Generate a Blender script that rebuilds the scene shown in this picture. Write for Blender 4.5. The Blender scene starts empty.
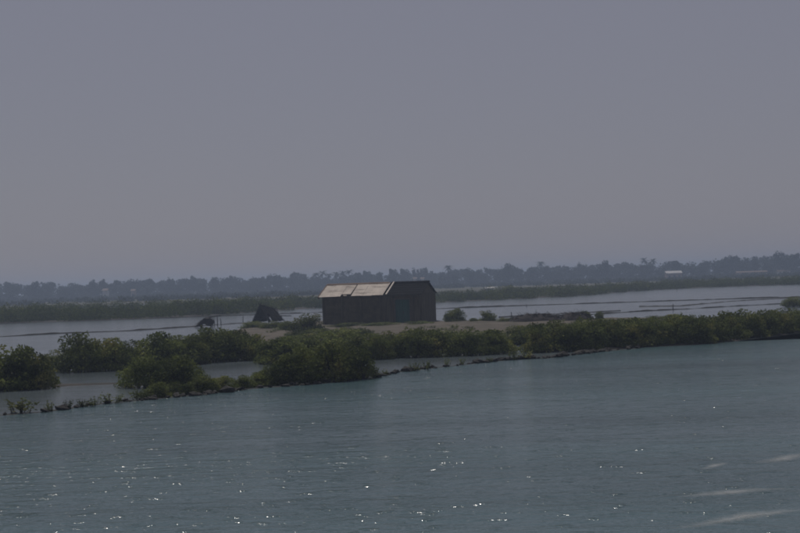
import bpy, bmesh, math, random
import numpy as np
from mathutils import Vector, Matrix, noise as mnoise

random.seed(7); rng = np.random.default_rng(11)
sc = bpy.context.scene
C = sc.collection

# ------------------------------------------------------------------ camera
F, W0, H0 = 1500.0, 800.0, 533.0          # focal length in photo pixels, photo size
CAM_Z = 4.2
PITCH = math.atan(14.5 / F)               # horizon lies 14.5 px below the centre
ROLL = math.radians(2.0)                  # the photo is tilted: horizon climbs to the right
fwd = Vector((0, math.cos(PITCH), math.sin(PITCH)))
r0 = Vector((1, 0, 0)); u0 = r0.cross(fwd)
right = r0 * math.cos(ROLL) - u0 * math.sin(ROLL)
up = r0 * math.sin(ROLL) + u0 * math.cos(ROLL)
cam = bpy.data.cameras.new('camera'); cam_o = bpy.data.objects.new('camera', cam); C.objects.link(cam_o)
m = Matrix((right, up, -fwd)).transposed().to_4x4(); m.translation = Vector((0, 0, CAM_Z))
cam_o.matrix_world = m
cam.sensor_width = 36.0; cam.lens = F / W0 * 36.0; cam.clip_start = 0.5; cam.clip_end = 9000
sc.camera = cam_o

# ------------------------------------------------------------------ sky and sun
SUN_EL, SUN_AZ = 60.0, -18.0              # degrees; azimuth measured from +Y towards +X
w = bpy.data.worlds.new('World'); sc.world = w; w.use_nodes = True
nt = w.node_tree; nt.nodes.clear()
sky = nt.nodes.new('ShaderNodeTexSky'); sky.sky_type = 'NISHITA'; sky.sun_disc = False
sky.sun_elevation = math.radians(SUN_EL); sky.sun_rotation = math.radians(SUN_AZ)
sky.dust_density = 0.5; sky.air_density = 1.2; sky.ozone_density = 1.0
hs = nt.nodes.new('ShaderNodeHueSaturation'); hs.inputs['Saturation'].default_value = 1.0
hs.inputs['Value'].default_value = 1.0
mixn = nt.nodes.new('ShaderNodeMix'); mixn.data_type = 'RGBA'
mixn.inputs[0].default_value = 0.90       # a milky, evenly hazed sky over the clear one
mixn.inputs[7].default_value = (2.66, 2.58, 3.20, 1)
bg = nt.nodes.new('ShaderNodeBackground'); bg.inputs[1].default_value = 0.07
wo = nt.nodes.new('ShaderNodeOutputWorld')
nt.links.new(sky.outputs[0], hs.inputs['Color']); nt.links.new(hs.outputs[0], mixn.inputs[6])
nt.links.new(mixn.outputs[2], bg.inputs[0]); nt.links.new(bg.outputs[0], wo.inputs[0])
sun = bpy.data.lights.new('sun', 'SUN'); sun.energy = 2.6; sun.angle = math.radians(0.6); sun.color = (1.0, 0.93, 0.84)
sun_o = bpy.data.objects.new('sun', sun); C.objects.link(sun_o)
e, a = math.radians(SUN_EL), math.radians(SUN_AZ)
sd = Vector((math.sin(a) * math.cos(e), math.cos(a) * math.cos(e), math.sin(e)))
sun_o.rotation_euler = sd.to_track_quat('Z', 'Y').to_euler()
sc.view_settings.view_transform = 'Standard'; sc.view_settings.look = 'None'
sc.view_settings.exposure = 0.0; sc.view_settings.gamma = 1.0
sc.render.engine = 'CYCLES'
sc.cycles.use_denoising = True
sc.cycles.filter_width = 1.9
sc.cycles.max_bounces = 6; sc.cycles.volume_bounces = 0; sc.cycles.transparent_max_bounces = 12

# ------------------------------------------------------------------ helpers
def gp(px, py, z=0.0):
    """photo pixel -> point on the level z"""
    d = fwd + right * ((px - W0 / 2) / F) - up * ((py - H0 / 2) / F)
    t = (z - CAM_Z) / d.z
    return Vector((0, 0, CAM_Z)) + d * t
def at(px, dist):
    """photo column -> ground point at a distance"""
    d = fwd + right * ((px - W0 / 2) / F)
    return Vector((d.x / d.y * dist, dist, 0))
def tag(o, label=None, cat=None, group=None, kind=None):
    if label: o['label'] = label
    if cat: o['category'] = cat
    if group: o['group'] = group
    if kind: o['kind'] = kind
    return o
def empty(name, loc, rz=0.0, sc_=(1, 1, 1)):
    o = bpy.data.objects.new(name, None); C.objects.link(o)
    o.location = loc; o.rotation_euler = (0, 0, rz); o.scale = sc_
    o.empty_display_size = 0.2
    return o
def link(name, me, mat=None, parent=None):
    o = bpy.data.objects.new(name, me); C.objects.link(o)
    if mat and not me.materials: me.materials.append(mat)
    if parent: o.parent = parent
    return o
def mesh_np(name, v, faces, smooth=False):
    me = bpy.data.meshes.new(name)
    v = np.asarray(v, dtype=np.float32); faces = np.asarray(faces, dtype=np.int32)
    k = faces.shape[1]
    me.vertices.add(len(v)); me.vertices.foreach_set('co', v.ravel())
    me.loops.add(faces.size); me.loops.foreach_set('vertex_index', faces.ravel())
    me.polygons.add(len(faces)); me.polygons.foreach_set('loop_start', np.arange(0, faces.size, k, dtype=np.int32))
    try: me.polygons.foreach_set('loop_total', np.full(len(faces), k, dtype=np.int32))
    except Exception: pass
    if smooth: me.polygons.foreach_set('use_smooth', np.ones(len(faces), dtype=bool))
    me.update(calc_edges=True); me.validate()
    return me
def bm_mesh(name, bm, smooth=False):
    bmesh.ops.recalc_face_normals(bm, faces=bm.faces)
    me = bpy.data.meshes.new(name); bm.to_mesh(me); bm.free()
    if smooth:
        for p in me.polygons: p.use_smooth = True
    return me
def box(bm, x0, x1, y0, y1, z0, z1, mat=None, bevel=0.0):
    r = bmesh.ops.create_cube(bm, size=1.0)
    for v in r['verts']:
        v.co = Vector((x0 + (v.co.x + .5) * (x1 - x0), y0 + (v.co.y + .5) * (y1 - y0), z0 + (v.co.z + .5) * (z1 - z0)))
        if mat: v.co = mat @ v.co
    return r['verts']
def prism(bm, pts, thick):
    """extrude a planar polygon along the vector thick"""
    a_ = [bm.verts.new(p) for p in pts]; b_ = [bm.verts.new(Vector(p) + thick) for p in pts]
    n = len(pts); bm.faces.new(a_); bm.faces.new(b_[::-1])
    for i in range(n): bm.faces.new((a_[i], a_[(i + 1) % n], b_[(i + 1) % n], b_[i]))
def tube_arrays(path, radii, sides=6):
    """tapered tube -> verts, quads"""
    path = [Vector(p) for p in path]; vs = []; fs = []
    for i, p in enumerate(path):
        t = (path[min(i + 1, len(path) - 1)] - path[max(i - 1, 0)]).normalized()
        n1 = t.cross(Vector((0.31, 0.9, 0.17))).normalized(); n2 = t.cross(n1)
        for s in range(sides):
            an = 2 * math.pi * s / sides
            vs.append(p + (n1 * math.cos(an) + n2 * math.sin(an)) * radii[i])
    for i in range(len(path) - 1):
        for s in range(sides):
            s2 = (s + 1) % sides
            fs.append((i * sides + s, i * sides + s2, (i + 1) * sides + s2, (i + 1) * sides + s))
    top = len(path) - 1
    if sides == 6 or sides == 4:
        idx = [top * sides + s for s in range(sides)]
        if sides == 4: fs.append(tuple(idx))
        else: fs += [(idx[0], idx[1], idx[2], idx[3]), (idx[0], idx[3], idx[4], idx[5])]
    return vs, fs
def tubes_mesh(name, tubes, sides=6):
    V = []; Q = []
    for path, rad in tubes:
        v, q = tube_arrays(path, rad, sides); o = len(V)
        V += [tuple(x) for x in v]; Q += [tuple(i + o for i in f) for f in q]
    return mesh_np(name, V, Q, smooth=True)

# ------------------------------------------------------------------ materials
def mat(name):
    M_ = bpy.data.materials.new(name); M_.use_nodes = True
    return M_, M_.node_tree, M_.node_tree.nodes['Principled BSDF']
def node(nt_, t, **kw):
    n = nt_.nodes.new(t)
    for k, v in kw.items():
        if k.startswith('i_'): n.inputs[int(k[2:]) if k[2:].isdigit() else k[2:]].default_value = v
        else: setattr(n, k, v)
    return n
def ramp(nt_, stops, src):
    r = nt_.nodes.new('ShaderNodeValToRGB'); el = r.color_ramp.elements
    while len(el) < len(stops): el.new(0.5)
    for e_, (p, c) in zip(el, stops): e_.position = p; e_.color = (*c, 1)
    nt_.links.new(src, r.inputs[0]); return r
def simple(name, c0, c1, scale=3.0, rough=0.9, bump=0.0, stretch=None, detail=5.0, mid=None):
    M_, t, b = mat(name)
    tc = node(t, 'ShaderNodeTexCoord'); src = tc.outputs['Object']
    if stretch:
        mp = node(t, 'ShaderNodeMapping'); mp.inputs['Scale'].default_value = stretch
        t.links.new(src, mp.inputs[0]); src = mp.outputs[0]
    n = node(t, 'ShaderNodeTexNoise', i_Scale=scale, i_Detail=detail, i_Roughness=0.65)
    t.links.new(src, n.inputs['Vector'])
    st = [(0.32, c0), (0.68, c1)] if mid is None else [(0.3, c0), (0.5, mid), (0.7, c1)]
    r = ramp(t, st, n.outputs['Fac'])
    t.links.new(r.outputs[0], b.inputs['Base Color']); b.inputs['Roughness'].default_value = rough
    b.inputs['Specular IOR Level'].default_value = 0.25
    if bump:
        bp = node(t, 'ShaderNodeBump', i_Strength=0.8, i_Distance=bump)
        t.links.new(n.outputs['Fac'], bp.inputs['Height']); t.links.new(bp.outputs[0], b.inputs['Normal'])
    return M_
def leaf_mat(name, dark, light, yellow, scale):
    M_, t, b = mat(name)
    oi = node(t, 'ShaderNodeObjectInfo'); geo = node(t, 'ShaderNodeNewGeometry')
    n = node(t, 'ShaderNodeTexNoise', i_Scale=scale, i_Detail=2.0); t.links.new(geo.outputs['Position'], n.inputs['Vector'])
    r = ramp(t, [(0.3, dark), (0.58, light), (0.75, yellow)], n.outputs['Fac'])
    hsv = node(t, 'ShaderNodeHueSaturation')
    mr = node(t, 'ShaderNodeMapRange'); mr.inputs[3].default_value = 0.75; mr.inputs[4].default_value = 1.25
    t.links.new(oi.outputs['Random'], mr.inputs[0]); t.links.new(mr.outputs[0], hsv.inputs['Value'])
    ri = node(t, 'ShaderNodeMapRange'); ri.inputs[3].default_value = 0.7; ri.inputs[4].default_value = 1.3
    t.links.new(geo.outputs['Random Per Island'], ri.inputs[0])
    mu = node(t, 'ShaderNodeMix', data_type='RGBA', blend_type='MULTIPLY'); mu.inputs[0].default_value = 1.0
    t.links.new(r.outputs[0], hsv.inputs['Color']); t.links.new(hsv.outputs[0], mu.inputs[6]); t.links.new(ri.outputs[0], mu.inputs[7])
    t.links.new(mu.outputs[2], b.inputs['Base Color'])
    b.inputs['Roughness'].default_value = 0.8; b.inputs['Specular IOR Level'].default_value = 0.12
    tr = node(t, 'ShaderNodeBsdfTranslucent'); t.links.new(mu.outputs[2], tr.inputs[0])
    mx = node(t, 'ShaderNodeMixShader'); mx.inputs[0].default_value = 0.3
    out = t.nodes['Material Output']
    t.links.new(b.outputs[0], mx.inputs[1]); t.links.new(tr.outputs[0], mx.inputs[2]); t.links.new(mx.outputs[0], out.inputs[0])
    return M_
def water_mat(name, body, amp, rough, glint=0.0):
    M_, t, b = mat(name)
    geo = node(t, 'ShaderNodeNewGeometry')
    b.inputs['Roughness'].default_value = rough; b.inputs['IOR'].default_value = 1.333
    b.inputs['Specular IOR Level'].default_value = 0.5
    acc = None
    for sx, sy, scl, am, det in ((0.4, 1.0, 0.5, 0.11, 2.0), (0.55, 1.0, 2.0, 0.095, 3.0), (0.8, 1.0, 7.0, 0.036, 3.0)):
        mp = node(t, 'ShaderNodeMapping'); mp.inputs['Scale'].default_value = (sx, sy, 1); mp.inputs['Rotation'].default_value = (0, 0, 0.12)
        t.links.new(geo.outputs['Position'], mp.inputs[0])
        n = node(t, 'ShaderNodeTexNoise', i_Scale=scl, i_Detail=det, i_Roughness=0.6, i_Distortion=0.3)
        t.links.new(mp.outputs[0], n.inputs['Vector'])
        mu = node(t, 'ShaderNodeMath', operation='MULTIPLY'); mu.inputs[1].default_value = am * amp
        t.links.new(n.outputs['Fac'], mu.inputs[0])
        if acc is None: acc = mu
        else:
            ad = node(t, 'ShaderNodeMath', operation='ADD'); t.links.new(acc.outputs[0], ad.inputs[0]); t.links.new(mu.outputs[0], ad.inputs[1]); acc = ad
    if glint:   # scattered steep capillary wavelets that catch the sun
        n1 = node(t, 'ShaderNodeTexNoise', i_Scale=1.7, i_Detail=3.0); t.links.new(geo.outputs['Position'], n1.inputs['Vector'])
        mk = node(t, 'ShaderNodeMapRange'); mk.inputs[1].default_value = 0.59; mk.inputs[2].default_value = 0.72; t.links.new(n1.outputs['Fac'], mk.inputs[0])
        n2 = node(t, 'ShaderNodeTexNoise', i_Scale=9.0, i_Detail=1.0); t.links.new(geo.outputs['Position'], n2.inputs['Vector'])
        ml = node(t, 'ShaderNodeMath', operation='MULTIPLY'); t.links.new(mk.outputs[0], ml.inputs[0]); t.links.new(n2.outputs['Fac'], ml.inputs[1])
        m2 = node(t, 'ShaderNodeMath', operation='MULTIPLY'); m2.inputs[1].default_value = glint; t.links.new(ml.outputs[0], m2.inputs[0])
        ad = node(t, 'ShaderNodeMath', operation='ADD'); t.links.new(acc.outputs[0], ad.inputs[0]); t.links.new(m2.outputs[0], ad.inputs[1]); acc = ad
    # wind patches: the chop is stronger in some drifts than in others
    mpw = node(t, 'ShaderNodeMapping'); mpw.inputs['Scale'].default_value = (.05, .16, 1); mpw.inputs['Rotation'].default_value = (0, 0, -.2); t.links.new(geo.outputs['Position'], mpw.inputs[0])
    nw = node(t, 'ShaderNodeTexNoise', i_Scale=1.0, i_Detail=3.0); t.links.new(mpw.outputs[0], nw.inputs['Vector'])
    mw = node(t, 'ShaderNodeMapRange'); mw.inputs[1].default_value = .32; mw.inputs[2].default_value = .68; mw.inputs[3].default_value = .55; mw.inputs[4].default_value = 1.25; t.links.new(nw.outputs['Fac'], mw.inputs[0])
    bp = node(t, 'ShaderNodeBump', i_Distance=1.0); t.links.new(mw.outputs[0], bp.inputs['Strength'])
    t.links.new(acc.outputs[0], bp.inputs['Height']); t.links.new(bp.outputs[0], b.inputs['Normal'])
    # silt carried in drifting bands
    mp = node(t, 'ShaderNodeMapping'); mp.inputs['Scale'].default_value = (0.02, 0.11, 1); mp.inputs['Rotation'].default_value = (0, 0, 0.25)
    t.links.new(geo.outputs['Position'], mp.inputs[0])
    n = node(t, 'ShaderNodeTexNoise', i_Scale=1.0, i_Detail=4.0); t.links.new(mp.outputs[0], n.inputs['Vector'])
    r = ramp(t, [(0.3, tuple(c * 0.75 for c in body)), (0.7, tuple(c * 1.25 for c in body))], n.outputs['Fac'])
    t.links.new(r.outputs[0], b.inputs['Base Color'])
    return M_

M = {}
M['water'] = water_mat('channel_water', (0.057, 0.100, 0.113), 1.0, 0.115, 0.09)
M['pond'] = water_mat('pond_water', (0.078, 0.098, 0.110), 0.6, 0.12)
M['mud'] = simple('mud', (0.022, 0.024, 0.012), (0.105, 0.088, 0.072), 0.45, 0.9, 0.06, mid=(0.062, 0.052, 0.038))
M['dark_mud'] = simple('dark_mud', (0.008, 0.0075, 0.007), (0.026, 0.023, 0.020), 1.6, 0.85, 0.05)
M['far_ground'] = simple('far_ground', (0.04, 0.048, 0.028), (0.085, 0.075, 0.052), 0.02, 0.95)
M['stone'] = simple('stone', (0.006, 0.006, 0.006), (0.022, 0.021, 0.020), 4.0, 0.85, 0.03)
M['leaf'] = leaf_mat('mangrove_leaf', (0.040, 0.055, 0.017), (0.125, 0.150, 0.040), (0.22, 0.205, 0.06), 0.8)
M['belt_leaf'] = leaf_mat('belt_leaf', (0.030, 0.042, 0.008), (0.062, 0.082, 0.012), (0.10, 0.11, 0.018), 0.12)
M['far_leaf'] = leaf_mat('far_leaf', (0.014, 0.022, 0.012), (0.026, 0.036, 0.016), (0.036, 0.044, 0.020), 0.06)
M['bark'] = simple('bark', (0.010, 0.008, 0.006), (0.03, 0.025, 0.02), 6, 0.95)
M['wall'] = simple('hut_wall', (0.040, 0.032, 0.019), (0.10, 0.081, 0.050), 1.5, 0.9, 0.02)
M['board'] = simple('hut_board', (0.040, 0.033, 0.021), (0.115, 0.096, 0.064), 2.0, 0.9, 0.01, stretch=(4, 4, 0.4))
M['beam'] = simple('beam_wood', (0.06, 0.052, 0.044), (0.12, 0.10, 0.085), 3.0, 0.9)
M['sheet'] = simple('roof_sheet', (0.28, 0.25, 0.22), (0.49, 0.44, 0.385), 0.9, 0.8, 0.0, stretch=(1, 0.35, 1), mid=(0.41, 0.365, 0.32))
def stains(M_):
    t = M_.node_tree; b = t.nodes['Principled BSDF']; l = b.inputs['Base Color'].links[0]; src = l.from_socket
    tc = node(t, 'ShaderNodeTexCoord'); mp = node(t, 'ShaderNodeMapping'); mp.inputs['Scale'].default_value = (.5, 2.2, 2.2); t.links.new(tc.outputs['Object'], mp.inputs[0])
    n = node(t, 'ShaderNodeTexNoise', i_Scale=1.3, i_Detail=6.0, i_Roughness=.7); t.links.new(mp.outputs[0], n.inputs['Vector'])
    r = ramp(t, [(.53, (1, 1, 1)), (.66, (.38, .36, .34))], n.outputs['Fac'])
    mu = node(t, 'ShaderNodeMix', data_type='RGBA', blend_type='MULTIPLY'); mu.inputs[0].default_value = 1.0
    t.links.new(src, mu.inputs[6]); t.links.new(r.outputs[0], mu.inputs[7]); t.links.new(mu.outputs[2], b.inputs['Base Color'])
stains(M['sheet'])
M['pale'] = simple('pale_plank', (0.42, 0.38, 0.34), (0.62, 0.57, 0.5), 3, 0.8)
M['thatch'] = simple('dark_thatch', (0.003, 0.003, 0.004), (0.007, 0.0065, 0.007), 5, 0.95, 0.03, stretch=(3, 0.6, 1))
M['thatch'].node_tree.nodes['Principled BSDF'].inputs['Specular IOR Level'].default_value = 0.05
M['brush'] = simple('brushwood', (0.010, 0.009, 0.009), (0.032, 0.026, 0.024), 4, 0.95, 0.04)
M['door'] = simple('door_paint', (0.014, 0.060, 0.050), (0.028, 0.095, 0.078), 2, 0.6, stretch=(4, 4, 0.5))
M['iron'] = simple('iron', (0.02, 0.015, 0.012), (0.06, 0.04, 0.03), 8, 0.6)
M['white'] = simple('whitewash', (0.36, 0.355, 0.35), (0.52, 0.51, 0.5), 0.6, 0.85)
M['tan'] = simple('tan_plaster', (0.20, 0.15, 0.12), (0.28, 0.22, 0.17), 0.4, 0.9)
M['glass'] = simple('dark_opening', (0.015, 0.017, 0.02), (0.03, 0.033, 0.04), 1, 0.3)
M['tile'] = simple('roof_tile', (0.10, 0.07, 0.055), (0.18, 0.13, 0.10), 1, 0.9)

# ------------------------------------------------------------------ setting: water, far ground, land
def sheet(name, pts, z, material):
    bm = bmesh.new(); vs = [bm.verts.new((p[0], p[1], z)) for p in pts]; bm.faces.new(vs)
    bmesh.ops.triangulate(bm, faces=bm.faces)
    me = bm_mesh(name, bm)
    if me.polygons[0].normal.z < 0: me.flip_normals()
    return tag(link(name, me, material), kind='structure')
sheet('channel_water', [(-3000, -60), (3000, -60), (3000, 3000), (-3000, 3000)], 0.0, M['water'])
BUND = [(-60, 420), (0, 415.5), (45, 412), (100, 404), (150, 399.5), (200, 395), (260, 388), (310, 384.5), (372, 378), (400, 372),
        (430, 368.5), (470, 364), (500, 361), (525, 357.5), (545, 358.5), (585, 353.5), (640, 348), (700, 345), (735, 341.5), (800, 333.5), (870, 325)]
bund = [gp(*p) for p in BUND]
sheet('pond_water', [(-900, 40)] + [(p.x, p.y + 0.15) for p in bund] + [(900, 150), (900, 640), (-900, 640)], 0.004, M['pond'])

def fbm(x, y, s, seed=0.0):
    return mnoise.fractal(Vector((x * s + seed, y * s - seed, seed * 0.37)), 1.0, 2.0, 4)
def land(name, px_pts, h, material, res=0.7, soft=1.6, rough=0.10, z_of=0.0, is_world=False):
    """low land: grid whose height rises from the water line inwards of an outline"""
    P = [Vector((p[0], p[1], 0)) for p in px_pts] if is_world else [gp(p[0], p[1], z_of) for p in px_pts]
    X = np.array([p.x for p in P]); Y = np.array([p.y for p in P])
    xs = np.arange(X.min() - 2 * soft, X.max() + 2 * soft + res, res); ys = np.arange(Y.min() - 2 * soft, Y.max() + 2 * soft + res, res)
    gx, gy = np.meshgrid(xs, ys); d = np.full(gx.shape, 1e9); inside = np.zeros(gx.shape, bool)
    n = len(P)
    for i in range(n):
        ax, ay, bx, by = X[i], Y[i], X[(i + 1) % n], Y[(i + 1) % n]
        dx, dy = bx - ax, by - ay; L = dx * dx + dy * dy + 1e-9
        t = np.clip(((gx - ax) * dx + (gy - ay) * dy) / L, 0, 1)
        d = np.minimum(d, np.hypot(gx - ax - t * dx, gy - ay - t * dy))
        c = ((ay > gy) != (by > gy)) & (gx < (bx - ax) * (gy - ay) / ((by - ay) if abs(by - ay) > 1e-9 else 1e-9) + ax)
        inside ^= c
    sd_ = np.where(inside, d, -d)
    nz = np.vectorize(lambda x, y: fbm(x, y, 0.35, 3.1))(gx, gy)
    sd_ = sd_ + nz * 0.5 * soft
    k = np.clip((sd_ + soft) / (2 * soft), 0, 1); k = k * k * (3 - 2 * k)
    z = -0.12 + k * (h + 0.12) + nz * rough * k
    ny, nx = gx.shape
    v = np.stack([gx, gy, z], -1).reshape(-1, 3); idx = np.arange(nx * ny).reshape(ny, nx)
    q = np.stack([idx[:-1, :-1], idx[:-1, 1:], idx[1:, 1:], idx[1:, :-1]], -1).reshape(-1, 4)
    keep = (k.reshape(-1)[q].max(1) > 0.001); q = q[keep]
    used = np.unique(q); rm = np.full(len(v), -1); rm[used] = np.arange(len(used))
    return tag(link(name, mesh_np(name, v[used], rm[q], True), material), kind='structure')
ISL_Z = 0.32
land('ground', [(232, 334), (262, 336.5), (290, 341), (330, 340), (400, 337), (470, 334), (530, 333), (600, 329), (660, 324), (700, 320),
                (700, 316), (640, 317), (600, 318), (520, 319.5), (440, 320), (380, 319), (310, 321), (270, 324), (238, 328)],
     ISL_Z, M['mud'], 0.6, 1.4, 0.09, ISL_Z)
land('mud_bank', [(575, 353), (640, 347.5), (700, 344.5), (735, 340.8), (800, 332.8), (880, 323), (880, 316), (790, 322), (700, 332), (620, 340), (570, 345)],
     0.10, M['dark_mud'], 0.5, 0.6, 0.05)
land('mud_bank', [(-60, 394), (-10, 391.5), (30, 389.5), (70, 386.2), (118, 384.2), (160, 387), (205, 386), (200, 383), (150, 383), (112, 383.2), (60, 384.6), (40, 378), (-60, 378)],
     0.06, M['dark_mud'], 0.25, 0.28, 0.03)

def strip(name, px_pts, wdt, h, material, step=0.5, is_world=False):
    """low irregular earth ridge along a line"""
    P = [gp(*p) for p in px_pts]
    pts = []
    for a_, b_ in zip(P[:-1], P[1:]):
        n = max(2, int((b_ - a_).length / step))
        pts += [a_.lerp(b_, i / n) for i in range(n)]
    pts.append(P[-1])
    V = []; Q = []; prof = [(-1, -0.08), (-0.62, 0.45), (-0.25, 1.0), (0.25, 0.95), (0.6, 0.5), (1, -0.08)]
    for i, p in enumerate(pts):
        t = (pts[min(i + 1, len(pts) - 1)] - pts[max(i - 1, 0)]).normalized(); nrm = Vector((-t.y, t.x, 0))
        k = 0.75 + 0.7 * fbm(p.x, p.y, 0.22, 5.3) + 0.35 * fbm(p.x, p.y, 1.3, 1.7); k = max(0.15, k)
        off = nrm * 0.15 * fbm(p.x, p.y, 0.1, 9.1)
        for o_, z_ in prof:
            q = p + off + nrm * (o_ * wdt * 0.5 * (0.7 + 0.4 * k)); V.append((q.x, q.y, -0.06 if z_ < 0 else z_ * h * k))
    n = len(prof)
    for i in range(len(pts) - 1):
        for j in range(n - 1): Q.append((i * n + j, i * n + j + 1, (i + 1) * n + j + 1, (i + 1) * n + j))
    return tag(link(name, mesh_np(name, V, Q, True), material), kind='structure')
strip('mud_bund', [(-60, 339.5), (0, 337), (60, 333.6), (130, 331), (196, 326.6), (240, 323.4), (262, 322.5)], 0.4, 0.14, M['dark_mud'])
strip('mud_bund', [(-60, 326), (100, 320.6), (180, 317.8), (240, 315.6), (320, 312.6), (435, 309), (500, 306.6), (640, 302), (740, 298.8), (800, 297), (870, 294.5)], 0.45, 0.16, M['dark_mud'])
strip('mud_bund', [(592, 314.5), (640, 311.5), (690, 309), (740, 306), (800, 303), (870, 300)], 0.4, 0.13, M['dark_mud'])
strip('mud_bund', [(640, 306.8), (680, 306.2), (730, 301.5), (800, 297.5)], 0.6, 0.13, M['dark_mud'])
strip('mud_bund', [(500, 317.5), (560, 314), (620, 311)], 0.5, 0.14, M['dark_mud'])
# far shore
far_pts = [(-1500, 420), (-300, 430), (-40, 470), (300, 560), (1500, 540), (2900, 600), (2900, 2900), (-2900, 2900), (-2900, 600)]
bm = bmesh.new(); top = [bm.verts.new((x, y, 0.5)) for x, y in far_pts]
bm.faces.new(top); lo = [bm.verts.new((x, y - 8, -0.1)) for x, y in far_pts]
for i in range(len(top)):
    j = (i + 1) % len(top); bm.faces.new((top[i], top[j], lo[j], lo[i]))
bmesh.ops.triangulate(bm, faces=bm.faces)
tag(link('far_ground', bm_mesh('far_ground', bm), M['far_ground']), kind='structure')

# ------------------------------------------------------------------ foliage builders
def leaves_np(cent, norm_bias, size, aspect=0.5):
    """rhombic leaves at the given centres with random tilt"""
    n = len(cent)
    d = rng.normal(size=(n, 3)); d[:, 2] = d[:, 2] * 0.7 + norm_bias; d /= np.linalg.norm(d, axis=1)[:, None]
    r = rng.normal(size=(n, 3)); u = np.cross(d, r); u /= np.linalg.norm(u, axis=1)[:, None]
    w_ = np.cross(d, u)
    s = size * rng.uniform(0.6, 1.35, n)[:, None]
    v = np.stack([cent - u * s * 0.5, cent + w_ * s * 0.5 * aspect, cent + u * s * 0.5, cent - w_ * s * 0.5 * aspect], 1).reshape(-1, 3)
    return v, np.arange(4 * n).reshape(n, 4)
def lobes_dome(n, flat=1.0):
    """lobe centres inside a dome of base radius .5 and height 1"""
    out = []
    while len(out) < n:
        x, y, z = random.uniform(-.5, .5), random.uniform(-.5, .5), random.uniform(0.05, 1.0)
        q = ((x * x + y * y) / 0.25) ** 1.35 + z ** 2.6
        if 0.20 < q < 0.95: out.append((x * 0.86, y * 0.86, z * 0.84, random.uniform(0.085, 0.19)))
    for k in range(13):                     # skirt of low branches down to the water
        a_ = k / 13 * 6.28 + random.uniform(-.2, .2); r_ = random.uniform(.33, .45)
        out.append((r_ * math.cos(a_), r_ * math.sin(a_), random.uniform(.06, .2), random.uniform(.10, .15)))
    for k in range(14):                     # inner foliage
        a_ = random.uniform(0, 6.28); r_ = random.uniform(0, .3); out.append((r_ * math.cos(a_), r_ * math.sin(a_), random.uniform(.1, .6), random.uniform(.15, .2)))
    return out
def crown_points(lobes, per, sx=1.0, sz=1.0, zmin=0.0):
    P = []
    for x, y, z, r in lobes:
        k = int(per * (r / 0.16) ** 2)
        d = rng.normal(size=(k, 3)); d /= np.linalg.norm(d, axis=1)[:, None]
        rad = r * rng.uniform(0.35, 1.12, k) ** 0.6
        p = d * rad[:, None]; p[:, 2] *= 0.85 * sz
        p += np.array((x, y, z)); P.append(p)
    P = np.concatenate(P); return P[P[:, 2] > zmin]
def bush_proto(kind):
    """a mangrove 2.4 m across and 2 m high: crown and stems as separate meshes"""
    Wd, Hh = 2.4, 2.0
    lob = lobes_dome({0: 30, 1: 36, 2: 26, 3: 32, 4: 34}[kind])
    pts = crown_points(lob, 125)
    # twigs that break the outline
    ex = []
    for _ in range(30):
        x, y, z, r = random.choice(lob); d = Vector((random.gauss(0, 1), random.gauss(0, 1), abs(random.gauss(0.6, 0.8)))).normalized()
        for k in range(7): ex.append(Vector((x, y, z)) + d * (r * (0.8 + k * 0.075)) + Vector((random.gauss(0, .012), random.gauss(0, .012), random.gauss(0, .012))))
    pts = np.concatenate([pts, np.array([tuple(q) for q in ex])])
    pts = pts[pts[:, 2] > 0.0] * np.array((Wd, Wd, Hh))
    v, f = leaves_np(pts, 0.5, 0.115, 0.55)
    crown = mesh_np('mangrove_crown', v, f)
    tubes = []
    for x, y, z, r in lob[:13]:
        a_ = random.uniform(0, 6.28); b0 = Vector((x * 0.35 * Wd + .1 * math.cos(a_), y * 0.35 * Wd + .1 * math.sin(a_), -0.25))
        tip = Vector((x * Wd, y * Wd, z * Hh)); mid = b0.lerp(tip, 0.5) + Vector((random.gauss(0, .1), random.gauss(0, .1), 0.1))
        tubes.append(([b0, b0.lerp(mid, .5), mid, tip], [0.045, 0.036, 0.028, 0.008]))
    for _ in range(9):      # prop roots and low shoots
        an = random.uniform(0, 6.28); rr = random.uniform(0.25, 0.46) * Wd
        tubes.append(([(rr * math.cos(an), rr * math.sin(an), -0.25), (rr * .8 * math.cos(an), rr * .8 * math.sin(an), 0.3), (rr * .4 * math.cos(an), rr * .4 * math.sin(an), 0.75)], [0.022, 0.022, 0.016]))
    trunk = tubes_mesh('mangrove_trunk', tubes, 6)
    crown.materials.append(M['leaf']); trunk.materials.append(M['bark'])
    return crown, trunk
bushes = [bush_proto(k) for k in range(5)]
def seedling_proto():
    tubes = []; P = []
    for _ in range(9):
        an = random.uniform(0, 6.28); r = random.uniform(0.02, 0.25); h = random.uniform(0.45, 1.0); lean = random.uniform(0.05, 0.3)
        b0 = Vector((r * math.cos(an), r * math.sin(an), -0.1)); tip = Vector(((r + lean) * math.cos(an), (r + lean) * math.sin(an), h))
        mid = b0.lerp(tip, .5) + Vector((random.gauss(0, .03), random.gauss(0, .03), 0)); tubes.append(([b0, mid, tip], [0.014, 0.011, 0.005]))
        for _ in range(26):
            t = random.uniform(0.3, 1.08); q = (b0.lerp(mid, t * 2) if t < .5 else mid.lerp(tip, t * 2 - 1))
            P.append(tuple(q + Vector((random.gauss(0, .055), random.gauss(0, .055), random.gauss(0, .04)))))
    v, f = leaves_np(np.array(P), 0.4, 0.12, 0.5); c = mesh_np('seedling_leaves', v, f); s = tubes_mesh('seedling_stem', tubes, 4)
    c.materials.append(M['leaf']); s.materials.append(M['bark']); return c, s
seedlings = [seedling_proto() for _ in range(3)]

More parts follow.
